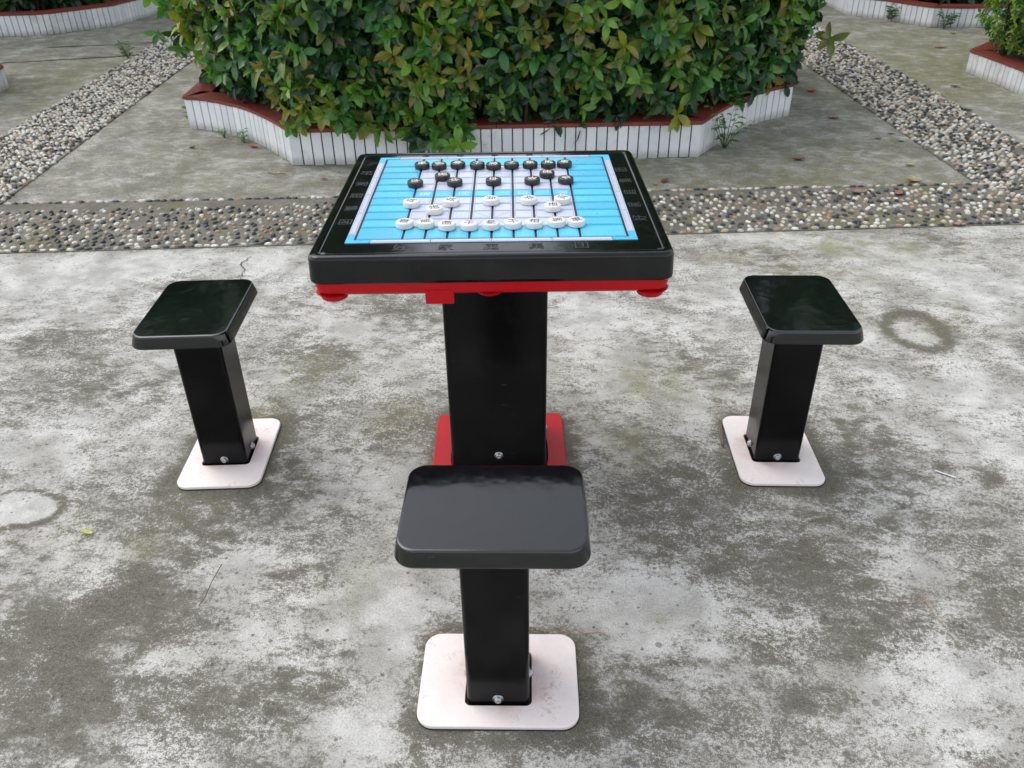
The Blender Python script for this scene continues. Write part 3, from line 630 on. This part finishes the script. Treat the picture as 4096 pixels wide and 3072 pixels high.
# lettering moulded into the black border
for k, (px, py, rz) in enumerate(((0, -.307, 0), (.332, 0, 90), (0, .298, 180), (-.332, 0, -90))):
    for i, ch in enumerate('好家庭集团'):
        me = text_mesh(ch, .033 if k != 2 else .020, .0003); o = link('lettering', me, M['letter'], ttop)
        d = (i - 2) * (.090 if k % 2 == 0 else .082); a = R(rz); px2 = px if k % 2 else px; 
        if k % 2: px2 = .314 * (1 if px > 0 else -1)
        o.location = (px2 + d * math.cos(a), py + d * math.sin(a), .7487); o.rotation_euler = (0, 0, a)
# ---- the board
board_bm = bmesh.new()
zb, z1 = .7486, .7505     # bed and cell top
U = .0453; FX = .2755; FY = .2690
box(board_bm, -.2952, .2952, -.2842, .2842, .7480, zb, 4)
xs = [-FX] + [(i - 4) * U for i in range(9)] + [FX]; ys = [-FY] + [(j - 4.5) * U for j in range(10)] + [FY]
for i in range(10):
    for j in range(11):
        mid = 1 <= i <= 8; river = j == 5; mar = j in (0, 10)
        white = mid and not river and not mar
        gx0 = .0025 if i > 0 else .0012; gx1 = .0025 if i < 9 else .0012; gy = .0015 if white else .0034
        x0, x1, y0, y1 = xs[i] + gx0, xs[i + 1] - gx1, ys[j] + gy, ys[j + 1] - gy
        cm, lm = (1, 3) if white else (0, 2)
        box(board_bm, x0, x1, y0, y1, zb, z1 - .0004, cm, .0004)
        q = .0026; box(board_bm, x0 + q, x1 - q, y0 + q, y1 - q, z1 - .0004, z1 - .0002, lm); q = .0033
        box(board_bm, x0 + q, x1 - q, y0 + q, y1 - q, z1 - .0002, z1, cm)
# coloured beds under the horizontal gaps, black slots along the files
for j in range(10):
    for i in range(10):
        white = 1 <= i <= 8 and j not in (4, 5, 0, 9) ; x0, x1 = xs[i] + .0026, xs[i + 1] - .0026
        box(board_bm, x0, x1, ys[j + 1] - .0030, ys[j + 1] + .0030, zb, zb + .0006, 3 if (1 <= i <= 8 and 0 <= j <= 9) and white else 2)
# border: blue corners, pale strips
def fr(x0, x1, y0, y1, m): box(board_bm, x0, x1, y0, y1, zb, z1 - .0003, m, .0004); q = .0024; box(board_bm, x0 + q, x1 - q, y0 + q, y1 - q, z1 - .0003, z1 - .0002, 3 if m == 1 else 2); q = .0031; box(board_bm, x0 + q, x1 - q, y0 + q, y1 - q, z1 - .0002, z1 + .0001, m)
ox, oy, wx, wy = .2950, .2840, .0158, .0145
jx = [-.245, -.1225, 0, .1225, .245]; jy = [-.240, -.12, 0, .12, .240]
for a, b in zip(jx, jx[1:]):
    for s in (-1, 1): fr(a + .0006, b - .0006, *sorted((s * oy, s * (oy - wy))), 1)
for a, b in zip(jy, jy[1:]):
    for s in (-1, 1): fr(*sorted((s * ox, s * (ox - wx))), a + .0006, b - .0006, 1)
for s in (-1, 1):
    for t in (-1, 1):
        L = [(s * ox, t * oy), (s * .2456, t * oy), (s * .2456, t * (oy - wy)), (s * (ox - wx), t * (oy - wy)), (s * (ox - wx), t * .2406), (s * ox, t * .2406)]
        if s * t > 0: L = L[:]
        L = ccw(L); loft(board_bm, [[(x, y, zb) for x, y in L], [(x, y, z1 - .0003) for x, y in L]], cap0=False, mat=0)
# palace diagonals, lightly cut
def diag(x0, y0, x1, y1):
    d = Vector((x1 - x0, y1 - y0)).normalized(); nn = Vector((-d.y, d.x)) * .0005; z = z1 + .00015
    f = board_bm.faces.new([board_bm.verts.new((p[0], p[1], z)) for p in ((x0 - nn.x, y0 - nn.y), (x1 - nn.x, y1 - nn.y), (x1 + nn.x, y1 + nn.y), (x0 + nn.x, y0 + nn.y))]); f.material_index = 3
for s in (-1, 1):
    yc = s * 3.5 * U
    for cx_ in (-1, 1):
        for cy_ in (-1, 1):
            diag(cx_ * (U - .006), yc + cy_ * (U - .006), cx_ * .006, yc + cy_ * .006)
board = bm_obj('game_board', board_bm, [M['cyan'], M['bwhite'], M['cyl'], M['gryl'], M['slot']], table)
for ch, ii in (('楚', 1), ('河', 3), ('汉', 6), ('界', 8)):
    me = text_mesh(ch, .026, .0001); o = link('river_lettering', me, M['faint'], board); o.location = (((xs[ii] + xs[ii + 1]) / 2), 0, z1 + .0002); o.rotation_euler = (0, 0, R(90) if ii < 5 else R(-90))

# ---- chess pieces
def piece_mesh(mat):
    bm = bmesh.new(); n = 36; prof = [(.0168, 0), (.0184, .0012), (.0187, .004), (.0187, .0098), (.0180, .0122), (.0166, .0130)]
    loft(bm, [[(r * math.cos(6.2832 * k / n), r * math.sin(6.2832 * k / n), z) for k in range(n)] for r, z in prof]); me = bpy.data.meshes.new('chess_piece'); bm.to_mesh(me); bm.free(); me.materials.append(mat); me.shade_smooth()
    b2 = bmesh.new(); b2.from_mesh(me)
    for e in b2.edges:
        if len(e.link_faces) == 2: e.smooth = e.calc_face_angle() < R(38)
    b2.to_mesh(me); b2.free(); return me
WM, BM_ = piece_mesh(M['wpc']), piece_mesh(M['bpc'])
words = {'車': 'chariot', '馬': 'horse', '相': 'minister', '士': 'advisor', '帅': 'general', '兵': 'soldier', '炮': 'cannon', '象': 'elephant', '將': 'general', '卒': 'soldier', '砲': 'cannon'}
ordn = ['first', 'second', 'third', 'fourth', 'fifth', 'sixth', 'seventh', 'eighth', 'ninth']
def put_row(xy, chars, angs, black, where, names):
    for i, ((x, y), ch, a) in enumerate(zip(xy, chars, angs)):
        o = bpy.data.objects.new('chess_piece', BM_ if black else WM); col.objects.link(o); o.location = (x, y, z1 + .0003); o.rotation_euler = (0, 0, R(a))
        tag(o, ('black' if black else 'white') + ' round chess piece marked ' + ch + ', ' + names[i] + ' ' + where, 'chess piece', 'black chess pieces on the board' if black else 'white chess pieces on the board')
        me = text_mesh(ch, .0225 if not black else .0235, .00015)
        c = link('character', me, M['cch'] if black else M['gch'], o); c.location = (0, 0, .0131)
n9 = ['leftmost'] + [ordn[i] + ' from left' for i in range(1, 8)] + ['rightmost']; n5 = ['leftmost'] + [ordn[i] + ' from left' for i in range(1, 4)] + ['rightmost']; n2 = ['left one', 'right one']
put_row([(-.165, -.216), (-.121, -.213), (-.075, -.221), (-.029, -.219), (.016, -.214), (.061, -.206), (.105, -.202), (.152, -.193), (.192, -.190)], '車馬相士帅士相馬車', (90, 105, -88, 180, 90, 196, -4, -80, 20), False, 'in the row nearest the camera', n9)
put_row([(-.116, -.132), (.140, -.103)], '炮炮', (22, 10), False, 'of the two in front of the white soldiers', n2)
put_row([(-.173, -.093), (-.086, -.082), (.002, -.069), (.086, -.063), (.160, -.056)], '兵兵兵兵兵', (72, 78, -92, -115, 66), False, 'in the white row of five', n5)
put_row([(-.195, .177), (-.152, .175), (-.106, .185), (-.057, .183), (-.016, .180), (.028, .187), (.074, .193), (.119, .197), (.159, .202)], '車馬象士將士象馬車', (12, 35, -25, 170, 0, 160, 8, 5, -12), True, 'in the rearmost row', n9)
put_row([(-.131, .092), (.119, .121)], '砲砲', (15, 4), True, 'of the two between the black rows', n2)
put_row([(-.188, .041), (-.096, .052), (-.005, .063), (.086, .071), (.165, .080)], '卒卒卒卒卒', (102, 40, 92, 178, -65), True, 'in the black row of five', n5)

# ------------------------------------------------------------------ stools
def make_stool():
    root = empty('stool', (0, 0, 0))
    rg = [ring(rrect(.152, .110, .028, 8), .4305), ring(rrect(.1585, .1165, .033, 8), .4300), ring(rrect(.1612, .1192, .036, 8), .4315), ring(rrect(.1622, .1202, .037, 8), .4350), ring(rrect(.1578, .1135, .034, 8), .4580), ring(rrect(.1560, .1112, .033, 8), .4622), ring(rrect(.1522, .1075, .029, 8), .4640)]
    solid('seat', rg, M['seat'], root)
    solid('post', [ring(rrect(.0605, .0605, .010, 4), .002), ring(rrect(.0605, .0605, .010, 4), .4303)], M['post'], root)
    hole = rrect(.0655, .0655, .012, 7)
    plate_with_hole('base_plate', .1565, .1115, .034, hole, .0032, .0108, M['plate'], root)
    bm = bmesh.new(); loft(bm, [ring(rrect(.1578, .1128, .035, 7), .0), ring(rrect(.1578, .1128, .035, 7), .0030)]); bm_obj('contact_shadow', bm, M['gap'], root)  # dark sheet added under the plate, painting its edge dirt and contact shadow
    bm = bmesh.new(); loft(bm, [ring(rrect(.075, .075, .01, 3), .0045), ring(rrect(.075, .075, .01, 3), .0050)]); bm_obj('socket', bm, M['gap'], root)
    for nx, ny in ((0, -1), (-1, 0), (1, 0), (0, 1)): bolt(root, (nx * .0605, ny * .0605, .0255), (nx, ny, 0), 1.05)
    return root
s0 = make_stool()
def copy_thing(o):
    c = o.copy(); col.objects.link(c)
    for ch in o.children: d = ch.copy(); col.objects.link(d); d.parent = c
    return c
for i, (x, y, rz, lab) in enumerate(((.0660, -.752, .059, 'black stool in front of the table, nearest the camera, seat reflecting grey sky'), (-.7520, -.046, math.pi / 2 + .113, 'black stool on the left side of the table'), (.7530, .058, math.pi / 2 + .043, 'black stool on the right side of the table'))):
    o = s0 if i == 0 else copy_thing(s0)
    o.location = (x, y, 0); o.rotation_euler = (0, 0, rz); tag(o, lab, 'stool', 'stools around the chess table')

# ------------------------------------------------------------------ litter, twigs, weeds
def fallen(x, y, L, w, rz, c1, label, curl=1., name='fallen_leaf'):
    bm = bmesh.new(); n = 7; top = []; 
    for i in range(n):
        t = i / (n - 1); ww = w * math.sin(math.pi * min(1, t * .93 + .04)) ** .8; xx = (t - .5) * L; zc = .004 + .5 * curl * w * (2 * t - 1) ** 2 * .6
        top.append([(xx, -ww / 2, zc + curl * ww * .30), (xx, 0, zc), (xx, ww / 2, zc + curl * ww * .30)])
    vs = [[bm.verts.new(p) for p in r] for r in top]; vb = [[bm.verts.new((p[0], p[1], p[2] - .0006)) for p in r] for r in top]
    for a, b in zip(vs, vs[1:]):
        for k in (0, 1): bm.faces.new((a[k], b[k], b[k + 1], a[k + 1]))
    for a, b in zip(vb, vb[1:]):
        for k in (0, 1): bm.faces.new((a[k + 1], b[k + 1], b[k], a[k]))
    me = bpy.data.meshes.new(name); bm.to_mesh(me); bm.free(); k = len(me.vertices)
    a = me.attributes.new('tint', 'FLOAT_COLOR', 'POINT'); cc = np.tile((*c1, 1.), (k, 1)) * np.concatenate([rng.uniform(.8, 1.2, (k, 1))] * 3 + [np.ones((k, 1))], 1); a.data.foreach_set('color', cc.astype(np.float32).ravel())
    o = link(name, me, M['dead'], None, True); o.location = (x, y, .0); o.rotation_euler = (0, 0, R(rz)); tag(o, label, 'leaf', 'fallen leaves on the paving'); return o
RED, BRN, TAN, YEL, GRN, DRK = (.42, .09, .05), (.16, .075, .04), (.36, .22, .14), (.42, .40, .10), (.12, .20, .07), (.035, .02, .02)
for a in [(1.831, 4.338, .085, .042, 20, RED, 'bright red leaf on the paving right of the hedge planter'), (-2.066, 2.835, .040, .022, 60, DRK, 'small dark curled leaf on the paving left of the hedge planter'),
          (-1.712, 2.868, .070, .030, -25, RED, 'red brown leaf against the foot of the hedge planter, left side'), (-1.132, 2.307, .032, .018, 10, RED, 'tiny reddish leaf on the paving behind the table, left'),
          (1.400, 2.736, .070, .028, 5, BRN, 'dark brown leaf on the paving right of the hedge planter corner'), (1.805, 3.621, .075, .030, -10, TAN, 'pale dry leaf on the paving between hedge planter and right path'),
          (2.053, 3.263, .045, .014, 0, BRN, 'thin brown leaf scrap beside the right pebble path'), (1.950, 3.165, .045, .014, 15, BRN, 'brown leaf scrap left of the right pebble path'),
          (1.968, 2.660, .060, .026, 10, YEL, 'yellow leaf on the paving near the corner of the pebble paths'), (1.899, 2.384, .085, .040, -20, (.30, .22, .09), 'curled tan leaf on the edge of the pebble strip'),
          (1.760, 2.191, .070, .040, 60, (.33, .13, .10), 'reddish leaf lying on the pebble strip at right'), (1.573, 2.195, .090, .050, 20, (.28, .17, .13), 'wide brown leaf lying on the pebble strip'),
          (2.064, 3.120, .045, .022, 30, (.25, .38, .22), 'pale green leaf beside the right pebble path'), (3.302, 5.995, .120, .030, -5, TAN, 'long pinkish leaf on the far right paving'),
          (3.666, 6.700, .085, .035, 5, YEL, 'yellow leaf in front of the far right planter'), (1.897, 1.791, .060, .030, 0, (.38, .22, .17), 'pinkish leaf at the near edge of the pebble strip, right'),
          (2.883, 4.523, .080, .040, 10, (.40, .36, .24), 'pale leaf on the paving right of the right path'), (2.704, 3.845, .090, .038, -50, GRN, 'green leaf at the outer edge of the right path'),
          (2.622, 3.862, .065, .040, 80, DRK, 'black rotten leaf at the outer edge of the right path'), (.642, 2.341, .070, .030, 55, BRN, 'curled brown leaf on the paving behind the table corner'),
          (.590, 2.292, .030, .016, 0, TAN, 'tiny tan leaf on the paving behind the table corner'), (-.992, -.388, .034, .012, -20, (.50, .52, .10), 'small yellow green leaf on the concrete left of the left stool'),
          (2.576, 7.365, .09, .04, 10, BRN, 'brown leaf on the far right paving near the planter')]:
    fallen(*a[:6], a[6])
def twig(pls, r, mat, label, z=.005, name='twig'):
    bm = bmesh.new()
    for pts in pls: tube(bm, [(p[0], p[1], z + random.uniform(0, .004)) for p in pts], r, 5)
    o = bm_obj(name, bm, mat, None, True); tag(o, label, 'twig'); return o
straw = plain('dry_straw', (.36, .27, .15), .8); reddish = plain('reddish_stem', (.13, .06, .05), .8)
twig([[(.992, -.457), (.985, -.48), (.991, -.519), (1.000, -.557)], [(.985, -.48), (.964, -.489), (.943, -.497)], [(.985, -.48), (.994, -.494), (1.006, -.503)]], .0012, straw, 'pale forked dry twig on the concrete at lower right')
twig([[(-.615, -.475), (-.616, -.535), (-.613, -.581), (-.616, -.606)]], .0010, reddish, 'long thin dark stem on the concrete at lower left')
twig([[(-.102, -.656), (-.072, -.634), (-.045, -.626), (.04, -.619), (.126, -.616), (.164, -.622), (.217, -.628), (.27, -.622), (.291, -.632)]], .0010, plain('orange_brown_stem', (.30, .17, .10), .8), 'thin orange brown stem lying behind the base of the near stool')
twig([[(-1.46, 2.39), (-1.42, 2.372), (-1.39, 2.385), (-1.36, 2.375)]], .0022, reddish, 'short dark twig on the paving left of the table')
bm = bmesh.new(); d = Vector((-.008, -.122, 0)); tube(bm, [(.631, .190, .006), (.627, .126, .006), (.622, .068, .006)], .0042, 6); o = bm_obj('stick', bm, plain('weathered_stick', (.17, .125, .095), .9)); tag(o, 'brown stick on the concrete left of the right stool base', 'stick')

def weed(x, y, z, h, n, L, wf, label, cat='weed', colr=(.10, .24, .05), lean=(0, 0), arch=.6):
    root = empty('weed', (x, y, z)); P, D, U, S, W, C = [], [], [], [], [], []
    bm = bmesh.new()
    for k in range(n):
        a = rng.uniform(0, 6.28); sp = rng.uniform(.15, .6) * h; q = Vector((math.cos(a) * sp + lean[0] * h, math.sin(a) * sp * .7 + lean[1] * h, h * rng.uniform(.5, 1)))
        m = q * .5 + Vector((0, 0, h * .12)); tube(bm, [(0, 0, -.01), m, q], [.0022, .0016, .0008], 5)
        for j in range(7):
            t = .2 + .8 * j / 6; b = (m * (2 * t) if t < .5 else m.lerp(q, (t - .5) * 2)); sgn = 1 if j % 2 else -1
            dd = Vector((-math.sin(a) * sgn, math.cos(a) * sgn, rng.uniform(-.1, .6))) + Vector((math.cos(a), math.sin(a), .3)) * .6
            P.append(b); D.append(dd); U.append((rng.normal(0, .3), rng.normal(0, .3) - .3, 1)); S.append(L * rng.uniform(.6, 1.15)); W.append(wf * rng.uniform(.8, 1.2)); C.append(np.array(colr) * rng.uniform(.6, 1.3))
    bm_obj('stem', bm, plain('green_stem', (.07, .12, .03), .7), root, True)
    A = [np.array(v, float) for v in (P, D, U, S, W, C)]; leaves_mesh('leaf', A[0], A[1], A[2], A[3], A[4], A[5], A[5], M['sleaf'], root)
    tag(root, label, cat, 'weeds growing in the joints'); return root
weed(1.03, 2.955, 0, .26, 9, .055, .28, 'bushy green weed against the right shoulder of the hedge planter', lean=(.05, -.12))
weed(1.06, 3.26, .16, .16, 7, .11, .10, 'grassy weed with long thin leaves drooping over the planter coping', colr=(.11, .25, .06), lean=(0, -.5))
weed(-1.965, 3.075, 0, .06, 4, .022, .3, 'small weed at the foot of the hedge planter, far left')
weed(-1.80, 2.965, 0, .08, 5, .026, .3, 'small weed at the foot of the hedge planter, left shoulder')
weed(-3.73, 5.45, 0, .13, 8, .06, .12, 'tuft of grass beside the left pebble path')
weed(-2.30, 3.42, 0, .12, 6, .045, .18, 'tuft of grass beside the left end of the hedge planter')
weed(3.31, 7.40, 0, .17, 7, .06, .35, 'leafy weed at the foot of the far right planter, left of two', colr=(.06, .12, .04))
weed(3.68, 6.99, 0, .17, 6, .075, .25, 'leafy weed at the foot of the far right planter, right of two', colr=(.06, .13, .04))

# ------------------------------------------------------------------ unseen trees beyond the planters, added for dark reflections in the glossy tops
def tree(x, y, h, r, label):
    root = empty('tree', (x, y, 0)); bm = bmesh.new(); tube(bm, [(0, 0, -.1), (.05, 0, h * .2), (-.05, .05, h * .45), (0, 0, h * .8)], [.16, .13, .09, .03], 10); n = 1500
    for k in range(14):
        a = rng.uniform(0, 6.28); z = rng.uniform(.28, .7) * h; tube(bm, [(0, 0, z - .4), (.45 * r * math.cos(a), .45 * r * math.sin(a), z + .1), (.85 * r * math.cos(a), .85 * r * math.sin(a), z + .5)], [.05, .03, .012], 6)
    bm_obj('unseen_tree_trunk', bm, M['bark'], root, True)
    d = rng.normal(0, 1, (n, 3)); d /= np.linalg.norm(d, axis=1)[:, None]; rr = rng.uniform(.45, 1, n) ** .5; lm = 1 + .28 * lump(d[:, 0] * 2, d[:, 1] * 2, d[:, 2] * 2, 2.2, x)
    C = d * (rr * lm)[:, None] * np.array((r, r, h * .40)) + np.array((0, 0, h * .60)); data = rosettes(C, d, 1 - rr, .20, (5, 8), .1, .02); leaves_mesh('unseen_tree_crown', *data, M['leaf'], root)
    tag(root, label, 'tree', 'unseen trees added beyond the planters'); return root
tree(1.3, 10.2, 7.0, 1.5, 'unseen dark leafy tree straight behind the hedge, slightly right of the table line')
tree(3.1, 11.0, 7.6, 1.7, 'tallest unseen tree beyond, between the hedge and the far right planter')
tree(-3.7, 10.4, 6.6, 1.3, 'unseen slim dark tree beyond the left path beside the far left planter')
tree(-6.6, 11.2, 8.0, 2.0, 'unseen broad dark tree beyond the far left planter')
